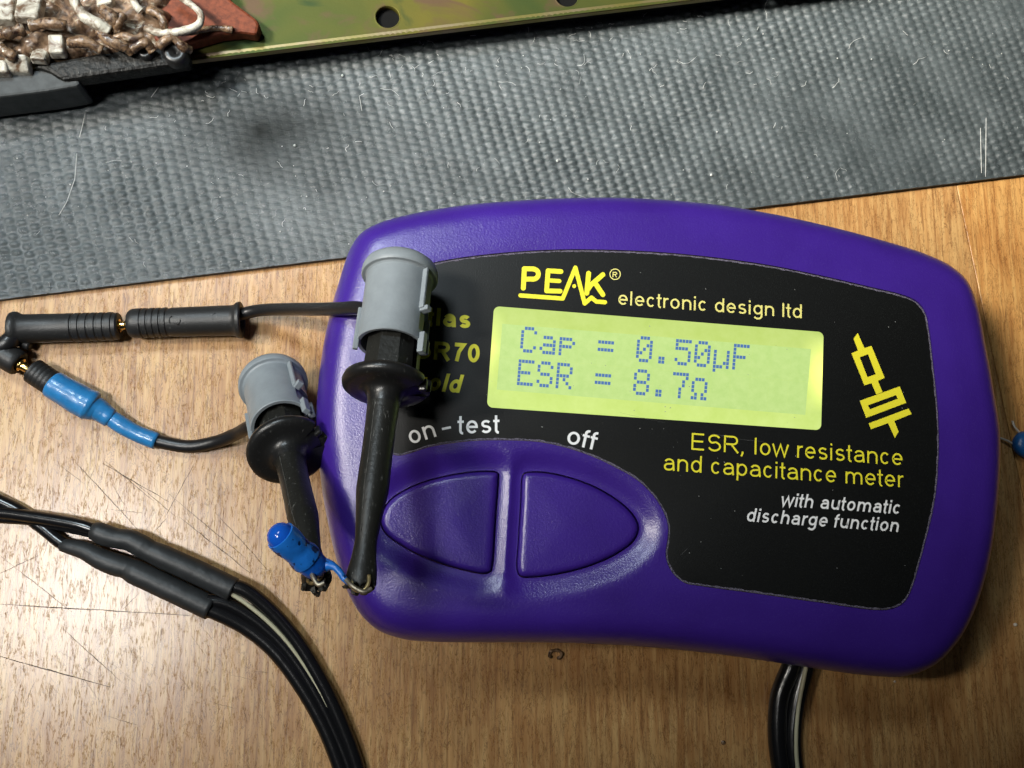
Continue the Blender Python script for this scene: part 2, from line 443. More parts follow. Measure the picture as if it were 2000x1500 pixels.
tag(build('lint', join(*G), M_lint), 'white lint fibres and specks scattered over the grey rubber mat', 'lint', kind='stuff')
G = [tube([at(270 + rng.normal(0, 3) - 20 * (k > 8), 140 + k * 26, 1.42) if False else at(x_, y_, 1.4) for x_, y_ in pts], .05, 4) for pts in
     (((168, 215), (160, 250), (155, 268)), ((150, 300), (146, 350), (130, 395), (115, 420)), ((1915, 250), (1916, 300), (1917, 338)), ((1926, 230), (1925, 345)), ((310, 170), (295, 190)))]
tag(build('scuff_mark', join(*G), M_lint), 'pale scuff lines scored into the grey rubber mat', 'scuffs', kind='stuff')

# ------------------------------------------------------------------ passivated steel plate at the top
q = N('passivated_zinc'); p = q.coords()
n1 = q.noise(q.coords(.12), .042, 3, .5, .6); n2 = q.noise(q.coords(.3, (1, 1.4, 1)), .085, 4, .55, .6)
c = q.mix(q.ramp(n1, .30, .70), (.032, .060, .016), (.125, .105, .018))
c = q.mix(q.ramp(n2, .52, .62, 0., .8), c, (.105, .058, .038))
c = q.mix(q.ramp(n2, .30, .43, .85, 0.), c, (.016, .042, .016))
q.set(Base_Color=c, Metallic=.6, Roughness=.55, Specular_IOR_Level=.3); q.bump(q.noise(p, 2.5, 4), .02, .6); M_zinc = q.m
zt = 6.2
l0, l1 = at(0, 163, zt), at(1340, 1, zt); pl = (l1 - l0).normalized(); pn = Vector((-pl.y, pl.x, 0))
L2 = lambda a_, b_: (l0 + pl * a_ + pn * b_)
W_ = (l1 - l0).length
outl = ccw([L2(-40, 0), L2(W_ * 1.9, 0), L2(W_ * 1.9, 40), L2(-40, 40)])
def circ(c_, r_, n=40): return [(c_.x + r_ * math.cos(2 * math.pi * k / n), c_.y + r_ * math.sin(2 * math.pi * k / n)) for k in range(n)]
hs = [circ(at(757, 33, zt), 1.98), circ(at(1107, -8, zt), 1.98), circ(at(1480, -48, zt), 1.98), circ(at(407, 76, zt) + pn * 14, 1.98)]
V, Tt = cdt(outl, hs, [])
G = [([(x, y, zt) for x, y in V], Tt), ([(x, y, zt - 1) for x, y in V], Tt[:, ::-1])]
PLT = thing('metal_plate', 'yellow-green passivated steel plate with round holes, raised above the far edge of the mat', 'metal plate', (l0.x, l0.y, 1.2))
build('sheet', join(*G), M_zinc, PLT, smooth=False)
for h_ in hs[:2]:
    c_ = np.mean(h_, 0); prof = [(zt + .01, 2.18), (zt + .05, 2.08), (zt - .02, 1.97), (zt - 1.9, 1.93), (zt - 1.9, 2.05)]
    build('hole_rim', lathe(prof, 40, c0=c_), M_zinc, PLT)
q = N('plate_edge_zinc'); q.set(Base_Color=q.mix(q.ramp(q.noise(q.coords(), .12, 3), .35, .65), (.20, .175, .05), (.25, .19, .13)), Metallic=.75, Roughness=.45); M_zedge = q.m
V, Fc = [], []; n = 900
for i in range(n):                         # bent front edge with sheared serrations
    a_ = -35 + (W_ * 1.8 + 35) * i / (n - 1); w = .5 + .5 * math.sin(a_ * 2 * math.pi / .95 + .5 * math.sin(a_ * 1.3)); w = (w ** 1.5) * (.45 + .35 * math.sin(a_ * .37) * math.sin(a_ * .151 + 1))
    for b_, z_ in ((.9, .006), (.55, .012 + .02 * w), (.12, -.05 + .06 * w), (-.10 + .03 * w, -.35), (-.12, -1.0)):
        V.append(L2(a_, b_) + Vector((0, 0, z_)))
for i in range(n - 1):
    for k in range(4): Fc.append((i * 5 + k, i * 5 + k + 1, i * 5 + k + 6, i * 5 + k + 5))
build('serrated_edge', (V, Fc), M_zedge, PLT)
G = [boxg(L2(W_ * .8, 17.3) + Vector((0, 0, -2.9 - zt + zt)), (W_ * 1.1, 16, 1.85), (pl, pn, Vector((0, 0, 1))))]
build('gap_shade_block', join(*G), plain('gap_shade_black', (.004, .004, .004), .7, spec=.1), PLT, smooth=False)  # added black block: makes the dark gap, stops light through the holes

# ------------------------------------------------------------------ burnt coil on the plate
q = N('burnt_varnish'); p = q.coords()
c = q.mix(q.ramp(q.noise(p, .42, 5, .65, 1.2), .36, .62), (.03, .013, .008), (.27, .17, .10))
c = q.mix(q.ramp(q.noise(q.coords(.4, (1, 2, 1)), .33, 5, .7, 1.5), .56, .64, 0., .85), c, (.52, .47, .36))
q.set(Base_Color=c, Roughness=.3, Coat_Weight=.3); q.bump(q.noise(p, 1.1, 6, .7), .35, .9); M_burnt = q.m
M_redcore = plain('red_brown_board', (.15, .038, .016), .6, spec=.25, var=.3, vscale=1.5, bscale=3)
q = N('cream_insulation'); p = q.coords()
c = q.mix(q.ramp(q.noise(p, .55, 5, .65, .6), .36, .56), (.13, .075, .04), (.55, .53, .45))
q.set(Base_Color=c, Roughness=.4); q.bump(q.noise(p, 1.0, 4, .6), .25, .8); M_paper = q.m
q = N('scorched_wire'); p = q.coords()
c = q.mix(q.ramp(q.noise(p, .75, 5, .65, .8), .38, .62), (.035, .016, .010), (.27, .17, .095))
c = q.mix(q.ramp(q.noise(p, .5, 5, .7, 1.), .60, .68, 0., .6), c, (.50, .45, .35))
q.set(Base_Color=c, Roughness=.2, Coat_Weight=.4); q.bump(q.noise(p, 1.3, 5, .7), .3, .9); M_tan = q.m
M_iron = plain('grey_frame', (.060, .066, .068), .6, spec=.3, var=.2, bscale=2, bdist=.05)
CO = thing('burnt_coil', 'charred coil of tangled tan and cream wire with a red-brown board, on the plate', 'burnt coil', at(180, 60, zt))
def slab(name, pts, z0, z1, mat, bv=.25):
    R = ccw([at(x, y, z1) for x, y in pts]); n = len(R)
    V = [(x, y, z0) for x, y in R] + [(x, y, z1) for x, y in R]
    f = [tuple(range(n))[::-1], tuple(range(n, 2 * n))] + [(i, (i + 1) % n, n + (i + 1) % n, n + i) for i in range(n)]
    return bevel(build(name, (V, f), mat, CO, smooth=False), bv)
slab('board', [(300, -60), (420, -60), (452, 0), (500, 36), (507, 46), (502, 66), (470, 62), (430, 66), (330, 95), (280, 60)], 6.25, 9.0, M_redcore, .5)
slab('grey_strip', [(-60, 150), (95, 134), (118, 152), (150, 150), (156, 163), (148, 168), (90, 178), (0, 189), (-60, 196)], 2.0, 8.6, M_iron, .4)
slab('base_bar', [(60, 128), (250, 92), (330, 92), (368, 98), (368, 121), (270, 135), (122, 156), (96, 140)], 6.25, 9.4, plain('sooty_bar', (.012, .012, .011), .55, spec=.3, var=.6, bscale=.8, bdist=.4, scuff=.5), .6)
# lumpy melted varnish mass
nx_, ny_ = 110, 46; V = []; ph = rng.uniform(0, 6.28, 40)
for jj in range(ny_):
    for ii in range(nx_):
        fx, fy = ii / (nx_ - 1), jj / (ny_ - 1)
        ybot = 140 - 30 * fx - 6 * math.sin(fx * 9); px_, py_ = -60 + 430 * fx - 30 * fy * fx, ybot * (1 - fy) - 90 * fy
        x, y = px_ * .05, py_ * .08
        hh = 0
        for k in range(14):
            f_ = .35 * 1.22 ** k; an = k * 2.4; hh += math.sin((x * math.cos(an) + y * math.sin(an)) * f_ + ph[k] + 1.3 * math.sin(y * f_ * .7 + ph[k + 14])) / (1 + .5 * k)
        ed = smooth(0, .08, np.array(min(fx, 1 - fx, fy + .001, 1.2 - fy)))
        V.append(at(px_, py_, 8.2) + Vector((0, 0, (-2.0 + 3.3 * float(ed) + 1.25 * hh))))
build('melted_varnish', (V, [(jj * nx_ + ii, jj * nx_ + ii + 1, (jj + 1) * nx_ + ii + 1, (jj + 1) * nx_ + ii) for jj in range(ny_ - 1) for ii in range(nx_ - 1)]), M_burnt, CO)
for x, y, w, h_, z in ((8, 22, 26, 30, 10.6), (58, 18, 26, 32, 10.8), (112, 90, 17, 22, 10.4), (36, 128, 26, 16, 9.6), (2, 134, 18, 14, 9.6), (80, 108, 17, 20, 9.8), (206, 4, 20, 12, 11)):
    c_ = at(x, y, z); e_ = (w * .075, h_ * .075, .9); an = rng.normal(0, .12)
    bevel(build('terminal_block', boxg(c_, e_, (Vector((math.cos(an), math.sin(an), rng.normal(0, .2))), Vector((-math.sin(an), math.cos(an), rng.normal(.1, .25))), Vector((0, 0, 1))), .85), M_paper, CO, smooth=False), .3)
for pts, r_, m in ((((330, -20, 12.2), (372, 8, 12.2), (392, 28, 12), (388, 48, 12), (350, 62, 11.8), (310, 64, 11.4), (284, 55, 11)), .62, M_paper),
                   (((140, -20, 12.5), (150, 12, 12.6), (165, 32, 12.5), (192, 48, 12.2), (215, 62, 11.4)), 1.0, M_paper),
                   (((60, 50, 12), (90, 46, 12.3), (130, 50, 12)), 1.0, M_tan), (((-10, 70, 11.8), (20, 64, 12.2), (48, 56, 11.9)), .95, M_tan),
                   (((200, 18, 12.2), (222, 38, 12.3), (232, 60, 11)), 1.1, M_tan), (((240, 30, 12), (232, 44, 12.2), (226, 62, 11)), .8, M_tan),
                   (((192, 62, 11.6), (215, 80, 11.7), (245, 92, 11), (258, 104, 10)), .9, M_tan), (((258, 96, 11), (285, 84, 11.4), (298, 100, 10.4)), .85, M_tan),
                   (((310, 92, 10.8), (335, 74, 11.4), (358, 92, 10.6), (372, 98, 9.6)), .8, M_tan), (((290, 20, 12), (312, 30, 12.3), (320, 48, 12), (318, 66, 11)), .7, M_tan),
                   (((135, 84, 11.4), (168, 82, 11.8), (200, 98, 11)), .9, M_tan), (((255, -10, 12), (268, 14, 12.3), (276, 22, 12)), .6, M_paper),
                   (((340, 66, 11.2), (372, 62, 10.4), (410, 56, 9.6), (438, 56, 9.3), (455, 59, 9.2)), .55, M_tan), (((0, 95, 11.2), (14, 104, 11.4), (30, 112, 10.8)), 1.0, M_tan),
                   (((280, 70, 11.5), (262, 76, 11.8), (240, 70, 11.6), (225, 76, 11.2)), .7, M_tan)):
    P = path(pts, 8); R = r_ * (.92 + .12 * np.sin(np.linspace(0, rng.uniform(3, 14), len(P)) + rng.uniform(0, 6)) + rng.normal(0, .04, len(P)))
    build('wire_loop', tube(P, R, 10), m, CO)
for x, y, r_ in ((286, 104, 1.3), (344, 106, 2.0)):
    c_ = at(x, y, 9.6); build('bobbin_end', lathe([(8.6, r_), (10.2, r_ * .95), (10.5, r_ * .7), (10.4, r_ * .35), (9.7, .01)], 20, c0=(c_.x, c_.y)), M_black, CO)

# ------------------------------------------------------------------ the purple meter
ZT = 20.0; ZE = 11.0
sil_px = [(742, 441), (800, 425), (900, 408), (1000, 399), (1100, 394), (1200, 393), (1300, 398), (1400, 408), (1500, 425), (1600, 447), (1700, 473), (1780, 498),
          (1835, 524), (1870, 557), (1892, 610), (1908, 690), (1924, 780), (1934, 850), (1934, 920), (1928, 1000), (1918, 1075), (1903, 1140), (1880, 1205), (1850, 1258), (1806, 1302), (1755, 1321), (1700, 1320),
          (1625, 1311), (1512, 1294), (1400, 1278), (1250, 1263), (1100, 1256), (950, 1255), (850, 1254), (790, 1249), (740, 1232), (707, 1204), (684, 1168), (667, 1125), (653, 1080), (642, 1030), (631, 972),
          (622, 900), (617, 840), (618, 795), (622, 745), (630, 684), (643, 620), (661, 555), (684, 489), (706, 460)]
sil = ccw(resample(crom([at(x, y, ZE + 1.5) for x, y in sil_px], 14, True), 520))
pan_px = [(790, 531), (812, 521), (850, 512), (900, 503), (1000, 492), (1100, 487), (1200, 488), (1300, 493), (1400, 503), (1500, 517), (1600, 537), (1700, 560), (1768, 577), (1794, 590), (1810, 612), (1817, 645),
          (1826, 720), (1834, 800), (1836, 870), (1832, 950), (1824, 1000), (1812, 1050), (1797, 1105), (1784, 1148), (1768, 1177), (1742, 1190), (1712, 1192), (1600, 1177), (1480, 1160), (1370, 1145), (1338, 1139), (1314, 1120), (1300, 1087),
          (1304, 1050), (1304, 1025), (1288, 985), (1250, 942), (1200, 912), (1150, 889), (1100, 873), (1050, 863), (980, 860), (915, 862), (840, 873), (798, 886), (778, 890), (762, 885), (748, 862), (739, 810), (737, 740), (743, 660), (757, 585), (770, 548)]
pan = ccw(resample(crom([at(x, y, ZT) for x, y in pan_px], 10, True), 520))
bl_px = [(970, 922), (930, 921), (870, 930), (810, 948), (765, 974), (750, 994), (744, 1018), (752, 1040), (795, 1071), (855, 1098), (915, 1115), (946, 1120), (959, 1116), (962, 1106), (968, 1020), (974, 935), (974, 926)]
br_px = [(1026, 924), (1060, 922), (1100, 929), (1155, 947), (1205, 975), (1238, 1005), (1249, 1030), (1240, 1055), (1205, 1082), (1150, 1106), (1090, 1121), (1040, 1127), (1018, 1125), (1012, 1114), (1014, 1060), (1019, 980), (1022, 930)]
btn = [ccw(resample(crom([at(x, y, ZT - .4) for x, y in px], 8, True), 260)) for px in (bl_px, br_px)]
def zcase(P):
    d = dist(P, sil); R = 5.2
    t = np.clip(d / R, 0, 1); z = ZE + (19.45 - ZE) * (1 - (1 - t) ** 2.3) ** (1 / 2.3)
    z += .55 * smooth(3.5, 9.5, d)
    db = np.minimum(dist(P, btn[0]), dist(P, btn[1])); ins = inside(P, btn[0]) | inside(P, btn[1]); db = np.where(ins, 0, db)
    return z - 1.15 * (1 - smooth(.25, 3.6, db))
ex = []
for d_ in (.04, .12, .25, .45, .75, 1.15, 1.7, 2.4, 3.2, 4.1, 5.0, 6.2, 7.6, 9.2):
    o_ = offset(sil, d_)[::(1 if d_ < 3 else 2)]; ex.append(o_[dist(o_, sil) > d_ * .985])
for b_ in btn:
    for d_ in (.05, .2, .45, .8, 1.2, 1.7, 2.3, 3.0, 3.8):
        o_ = offset(b_, -d_ - .14)[::2]; ex.append(o_)
gx, gy = np.meshgrid(np.arange(sil[:, 0].min(), sil[:, 0].max(), 1.1), np.arange(sil[:, 1].min(), sil[:, 1].max(), 1.1))
ex.append(np.stack([gx.ravel() + (np.arange(gx.size) // gx.shape[1] % 2) * .5, gy.ravel()], 1))
ex = np.vstack(ex)
bh = [offset(b_, -.14) for b_ in btn]
ex = ex[inside(ex, sil) & (dist(ex, sil) > .03) & ~inside(ex, pan) & (dist(ex, pan) > .12) & ~inside(ex, bh[0]) & ~inside(ex, bh[1]) & (np.minimum(dist(ex, bh[0]), dist(ex, bh[1])) > .04)]
V, Tt = cdt(sil, [pan] + bh, ex); z = zcase(V)
G = [(np.column_stack([V, z]), Tt), wall(pan, ZT - 1.4, zcase(pan)), wall(bh[0], 15.5, zcase(bh[0])), wall(bh[1], 15.5, zcase(bh[1]))]
n = len(sil); rings = [(0, ZE), (.25, 7), (.8, 3.4), (1.6, 1.3), (2.8, .4), (4, .0)]
V = []; 
for d_, z_ in rings: o_ = offset(sil, d_); V += [(x, y, z_) for x, y in o_]
G.append((V, [(k * n + (i + 1) % n, k * n + i, (k + 1) * n + i, (k + 1) * n + (i + 1) % n) for k in range(len(rings) - 1) for i in range(n)]))
ME = thing('component_meter', 'purple handheld component meter with a lit green display and a black front panel', 'component meter', (at(1275, 850, 0).x, at(1275, 850, 0).y, 0))
build('case', join(*G), M_purple, ME, sharp=50)
for b_ in btn:
    ex = [np.zeros((0, 2))]
    for d_ in (.05, .15, .3, .5, .8, 1.3, 2.2):
        o_ = offset(b_, d_); ex.append(o_[dist(o_, b_) > d_ * .97][::2])
    gx, gy = np.meshgrid(np.arange(b_[:, 0].min(), b_[:, 0].max(), .8), np.arange(b_[:, 1].min(), b_[:, 1].max(), .8))
    ex.append(np.stack([gx.ravel(), gy.ravel()], 1)); ex = np.vstack(ex); ex = ex[inside(ex, b_) & (dist(ex, b_) > .03)]
    V, Tt = cdt(b_, [], ex); d_ = dist(V, b_); t = np.clip(d_ / .85, 0, 1)
    z = 18.75 + 1.0 * np.sqrt(np.clip(1 - (1 - t) ** 2, 0, 1)) - .25 * (1 - smooth(0, 9, d_))
    build('button', join((np.column_stack([V, z]), Tt), wall(b_, 15.5, 18.5)), M_purple, ME, sharp=60)
# panel and display
lcd_px = [(965, 597), (1610, 648), (1605, 840), (951, 795)]
C4 = [at(x, y, ZT) for x, y in lcd_px]
def lc(u_, v_, z=0.): # position on the display, u right, v down
    p_ = (C4[0] * (1 - u_) + C4[1] * u_) * (1 - v_) + (C4[3] * (1 - u_) + C4[2] * u_) * v_; return Vector((p_.x, p_.y, z))
Lw = (C4[1] - C4[0]).length; Lh = (C4[3] - C4[0]).length
def rrect(r_, n=8):
    out = []
    for cx, cy, a0 in ((r_, r_, 180), (Lw - r_, r_, 270), (Lw - r_, Lh - r_, 0), (r_, Lh - r_, 90)):
        for k in range(n + 1):
            a = math.radians(a0 + 90 * k / n); out.append(((cx + r_ * math.cos(a)) / Lw, (cy + r_ * math.sin(a)) / Lh))
    return out
rr = rrect(.85); lcd = [tuple(lc(u_, v_))[:2] for u_, v_ in rr]; lcdc = ccw(lcd)
ZP = 19.78
pin = offset(pan, .16)
V, Tt = cdt(pin, [lcdc], offset(pan, .5)[::2])
PA = build('front_panel', join((np.column_stack([V, np.full(len(V), ZP) - .05 * (1 - smooth(0, .4, dist(V, pin)))]), Tt), wall(pin, ZP - .3, ZP - .05), wall(lcdc, ZP - .12, ZP)), M_panel, ME, sharp=50)
V, Tt = cdt(lcdc, [], [])
DI = build('display', (np.column_stack([V, np.full(len(V), ZP - .03)]), Tt), M_lcd, ME, smooth=False)
uvl = DI.data.uv_layers.new(name='UVMap'); A3 = np.array([C4[0], C4[1], C4[3]])
for lp in DI.data.loops:
    p_ = np.array(V[lp.vertex_index]); m_ = np.array([(C4[1] - C4[0])[:2], (C4[3] - C4[0])[:2]]).T
    uvl.data[lp.index].uv = np.linalg.solve(m_, p_ - np.array(C4[0])[:2])
def quad(px, z): return [at(x, y, ZT) * 1 for x, y in px]
fld = [(982, 634), (1576, 682), (1572, 802), (974, 757)]
# sixteen-by-two character cells, each a faintly bluer pane
def zoomp(X, Y): return at(1000 + X / 4, 600 + Y / 4, ZT)
cells = []
for r_ in range(2):
    for c_ in range(-1, 15):
        V = []
        for (i_, j_) in ((-.52, -.7), (5.42, -.7), (5.42, 8.08), (-.52, 8.08)):
            X = 88 + c_ * 151 + i_ * 25.3 - r_ * 23 - j_ * 2.4; Y = 160 + c_ * 12.4 + i_ * 2.1 + r_ * 258 + j_ * 29.3
            p_ = zoomp(X, Y); V.append((p_.x, p_.y, ZP - .022))
        cells.append((V[::-1], [(0, 1, 2, 3)]))
build('cell_grid', join(*cells), M_cell, DI, smooth=False)
FONT = {'C': '01110 10001 10000 10000 10000 10001 01110', 'a': '00000 00000 01110 00001 01111 10001 01111', 'p': '00000 00000 11110 10001 11110 10000 10000',
        '=': '00000 00000 11111 00000 11111 00000 00000', '0': '01110 10001 10011 10101 11001 10001 01110', '.': '00000 00000 00000 00000 00000 01100 01100',
        '5': '11111 10000 11110 00001 00001 10001 01110', 'u': '00000 00000 10001 10001 10001 10011 11101 10000', 'F': '11111 10000 10000 11110 10000 10000 10000',
        'E': '11111 10000 10000 11110 10000 10000 11111', 'S': '01110 10001 10000 01110 00001 10001 01110', 'R': '11110 10001 10001 11110 10100 10010 10001',
        '8': '01110 10001 10001 01110 10001 10001 01110', '7': '11111 00001 00010 00010 00100 00100 00100', 'o': '00000 01110 10001 10001 10001 01010 11011'}
for r_, row in enumerate(('Cap = 0.50uF', 'ESR = 8.7o')):
    for c_, ch in enumerate(row):
        if ch == ' ': continue
        G = []
        for j_, bits in enumerate(FONT[ch].split()):
            for i_, b_ in enumerate(bits):
                if b_ == '0': continue
                V = []
                for di, dj in ((-.43, -.43), (.43, -.43), (.43, .43), (-.43, .43)):
                    X = 88 + c_ * 151 + (i_ + di) * 25.3 - r_ * 23 - (j_ + dj) * 2.4; Y = 160 + c_ * 12.4 + (i_ + di) * 2.1 + r_ * 258 + (j_ + dj) * 29.3
                    p_ = zoomp(X, Y); V.append((p_.x, p_.y, ZP - .014))
                G.append((V[::-1], [(0, 1, 2, 3)]))
        build('display_character', join(*G), M_dot, DI, smooth=False)

# stroke lettering ---------------------------------------------------
XH = .725
def arc(cx, cy, rx, ry, a0, a1, n=14): return [(cx + rx * math.cos(math.radians(a0 + (a1 - a0) * k / n)), cy + ry * math.sin(math.radians(a0 + (a1 - a0) * k / n))) for k in range(n + 1)]
def glyph(ch, w):
    h = w / 2; sb = .085; adv = {'c': .698, 'f': .388, 'i': .31, 'l': .31, 'm': 1.163, 'r': .465, 's': .698, 't': .388, 'w': 1.0, 'A': .931, 'E': .931, 'S': .931, 'R': 1.0, 'P': .931, ',': .388, '-': .465, ' ': .388}.get(ch, .777)
    if w > .17: adv += .045
    l, r = sb + h, adv - sb - h; m = (l + r) / 2; T_, B_ = XH - h, h; rx = (r - l) / 2; ry = (T_ - B_) / 2; my = XH / 2
    stem = [(l, 0), (l, XH)]
    arch = lambda a_, b_: [(a_, T_ - .30)] + arc((a_ + b_) / 2, T_ - .26, (b_ - a_) / 2, .26, 180, 0) + [(b_, 0)]
    G = {'n': lambda: [stem, arch(l, r)], 'h': lambda: [[(l, 0), (l, 1)], arch(l, r)], 'm': lambda: [stem, arch(l, m), arch(m, r)],
         'r': lambda: [stem, [(l, T_ - .3)] + arc(l + .22, T_ - .25, .22, .25, 180, 75, 8)],
         'u': lambda: [[(r, 0), (r, XH)], [(r, .30)] + arc(m, B_ + .26, rx, .26, 0, -180) + [(l, XH)]],
         'o': lambda: [arc(m, my, rx, ry, 0, 360, 30)], 'c': lambda: [arc(m, my, rx * 1.04, ry, 42, 318, 24)],
         'e': lambda: [[(l, my), (r, my)] + arc(m, my, rx, ry, 0, 318, 26)],
         'a': lambda: [arc(m, T_ - .20, rx * .92, .20, 160, 0, 10) + [(r - .02 * rx, .3), (r + .02, 0)], [(r, .43), (m, .40)] + arc(l + .19, B_ + .17, .19, .17, 95, 270, 10) + arc(m, B_ + .22, rx, .22, -80, 0, 8)],
         's': lambda: [arc(m, T_ - ry / 2, rx * .95, ry / 2, 30, 255, 12)[:-1] + arc(m, B_ + ry / 2, rx, ry / 2, 75, -155, 12)],
         't': lambda: [[(m - .02, .97), (m - .02, .2)] + arc(m + .11, .16 + h * .3, .13, .16, 180, 275, 6), [(.02, T_), (adv - .04, T_)]],
         'f': lambda: [[(m - .05, 0), (m - .05, .80)] + arc(m + .10, .80, .15, 1 - h - .80 + .02, 180, 80, 6), [(.0, T_), (adv - .04, T_)]],
         'i': lambda: [stem, [(l, 1), (l, 1 - w * 1.15)]], 'l': lambda: [[(l, 0), (l, 1)]],
         'd': lambda: [[(r, 0), (r, 1)], arc(m, my, rx, ry, 0, 360, 28)], 'p': lambda: [[(l, -.29), (l, XH)], arc(m, my, rx, ry, 0, 360, 28)],
         'g': lambda: [[(r, XH), (r, -.04)] + arc(m, -.05, rx, .23 - h * .3, 0, -155, 12), arc(m, my + .02, rx, ry - .02, 0, 360, 28)],
         'w': lambda: [[(h * .9 + .01, XH), (adv * .27, h * .2), (adv / 2, XH - .04), (adv * .73, h * .2), (adv - h * .9 - .01, XH)]],
         'A': lambda: [[(h, 0), (adv / 2, 1 - h * .6), (adv - h, 0)], [(.2, .32), (adv - .2, .32)]],
         'E': lambda: [[(r, 1 - h), (l, 1 - h), (l, h), (r + .02, h)], [(l, .52), (r - .04, .52)]],
         'S': lambda: [arc(m, 1 - h - .235, rx * .93, .235, 25, 260, 14)[:-1] + arc(m, h + .25, rx, .25 + .0, 78, -158, 14)],
         'R': lambda: [[(l, 0), (l, 1 - h), (m, 1 - h)] + arc(r - .26, .5 + .5 * (.5 - h) + .0, .24, .25 - h / 2, 90, -90, 12) + [(l, .5)], [(m + .0, .5), (r + .05, 0)]],
         'P': lambda: [[(l, 0), (l, 1 - h), (m, 1 - h)] + arc(r - .24, .72 - h / 2, .24, .27 - h / 2, 90, -90, 12) + [(l, .45)]],
         '7': lambda: [[(l - .03, 1 - h), (r + .01, 1 - h), (m + .0, .52), (m - .1, 0)]], '0': lambda: [arc(m, .5, rx, .5 - h, 0, 360, 30)],
         ',': lambda: [[(l + .03, w * 1.1), (l + .03, 0), (l - .04, -.17)]], '-': lambda: [[(.06, .36), (adv - .06, .36)]], ' ': lambda: []}[ch]()
    return adv, G
def stroke(P, w, z, fit, rnd=False):
    """flat pen stroke through 2-D points; fit maps glyph units to the panel"""
    P = [Vector(p) for p in P]; Q = [P[0]]
    for p_ in P[1:]:
        if (p_ - Q[-1]).length > 1e-5: Q.append(p_)
    closed = (Q[0] - Q[-1]).length < 1e-4 and len(Q) > 3
    if closed: Q = Q[:-1]
    n = len(Q); h = w / 2; V = []
    for i in range(n):
        a_ = (Q[i] - Q[i - 1]) if (i > 0 or closed) else (Q[1] - Q[0]); b_ = (Q[(i + 1) % n] - Q[i]) if (i < n - 1 or closed) else a_
        a_ = a_.normalized(); b_ = b_.normalized(); t = (a_ + b_); t = t.normalized() if t.length > 1e-3 else a_
        nn = Vector((-t.y, t.x)); s = h / max(.42, nn.dot(Vector((-a_.y, a_.x))))
        V += [Q[i] + nn * s, Q[i] - nn * s]
    Fc = [(2 * i + 1, 2 * ((i + 1) % n) + 1, 2 * ((i + 1) % n), 2 * i) for i in range(n if closed else n - 1)]
    if rnd and not closed:
        for e_, d_ in ((Q[0], Q[0] - Q[1]), (Q[-1], Q[-1] - Q[-2])):
            a0 = math.degrees(math.atan2(d_.y, d_.x)); k = len(V); A = arc(e_.x, e_.y, h, h, a0 - 90, a0 + 90, 8)
            V += [Vector(p_) for p_ in A]; Fc.append(tuple(range(k, k + len(A))))
    out = []
    for v in V:
        p_ = fit(v.x, v.y); out.append((p_.x, p_.y, z))
    return out, Fc
def text(s, p0, p1, cap_px, w, mat, slant=0., name='lettering', z=ZP + .012):
    A, B = at(*p0, ZT), at(*p1, ZT); dx = (B - A); Ln = dx.length; dx.normalize(); dy = Vector((-dx.y, dx.x, 0)); cap = cap_px * .0716
    pen = 0; items = []
    for ch in s:
        a_, G = glyph(ch, w); items.append((pen, G)); pen += a_
    sc = Ln / (pen - .17); out = []; k = 0
    for x0, G in items:
        for st_ in G:
            out.append(stroke(st_, w, z + .0015 * (k % 4), lambda x, y: A + dx * ((x0 + x - .085) * sc + y * slant * cap) + dy * (y * cap))); k += 1
    return build(name, join(*out), mat, PA, smooth=False)
text('electronic design ltd', (1208, 594), (1567, 621), 29.5, .118, M_pale)
text('Atlas', (797, 631), (918, 641), 37, .205, M_yellow)
text('ESR70', (777, 697), (936, 708), 37.5, .205, M_yellow)
text('gold', (806, 760), (897, 767), 37, .205, M_yellow, .2)
text('on', (803, 868), (853, 852), 36, .132, M_white)
text('-', (867, 850), (882, 847), 36, .13, M_white)
text('test', (896, 847), (974, 845), 36, .132, M_white, .03)
text('off', (1106, 865), (1161, 879), 36, .132, M_white)
text('ESR, low resistance', (1351, 878), (1764, 909), 34, .105, M_yellow)
text('and capacitance meter', (1297, 918), (1765, 952), 33.5, .105, M_yellow)
text('with automatic', (1526, 988), (1758, 1004), 27, .145, M_white, .2)
text('discharge function', (1458, 1018), (1755, 1039), 27, .145, M_white, .2)
# maker's mark: strokes in photo pixels
def pen(lines, name, mat, ox, oy, s, par=PA):
    out = []
    sp = []
    for pts, w, rnd in lines:
        cur = [pts[0]]
        for i in range(1, len(pts)):
            cur.append(pts[i])
            if rnd and i < len(pts) - 1:
                a_, b_ = Vector(pts[i]) - Vector(pts[i - 1]), Vector(pts[i + 1]) - Vector(pts[i])
                if a_.length > 1 and b_.length > 1 and a_.angle(b_) > .6: sp.append((cur, w, rnd)); cur = [pts[i]]
        sp.append((cur, w, rnd))
    for k, (pts, w, rnd) in enumerate(sp):
        out.append(stroke([(x, -y) for x, y in pts], w, ZP + .012 + .0015 * k, lambda x, y: at(ox + x / s, oy - y / s, ZT), rnd))
    return build(name, join(*out), mat, par, smooth=False)
pen([([(140, 512), (152, 275), (265, 278)] + arc(258, 341, 66, 62, -85, 85, 12) + [(150, 402)], 60, True),
     ([(600, 310), (442, 300), (424, 546), (590, 550)], 58, True), ([(450, 418), (580, 426)], 50, True),
     ([(105, 602), (622, 640), (776, 262), (890, 700), (972, 628), (1030, 676), (1138, 686)], 52, True),
     ([(938, 332), (915, 575)], 60, True), ([(1112, 348), (962, 478), (935, 520)], 60, True), ([(1010, 440), (1112, 592)], 60, True),
     (arc(762, 488, 12, 12, 0, 360, 12), 24, False)], 'maker_logo', M_yellow, 1000, 480, 6.25)
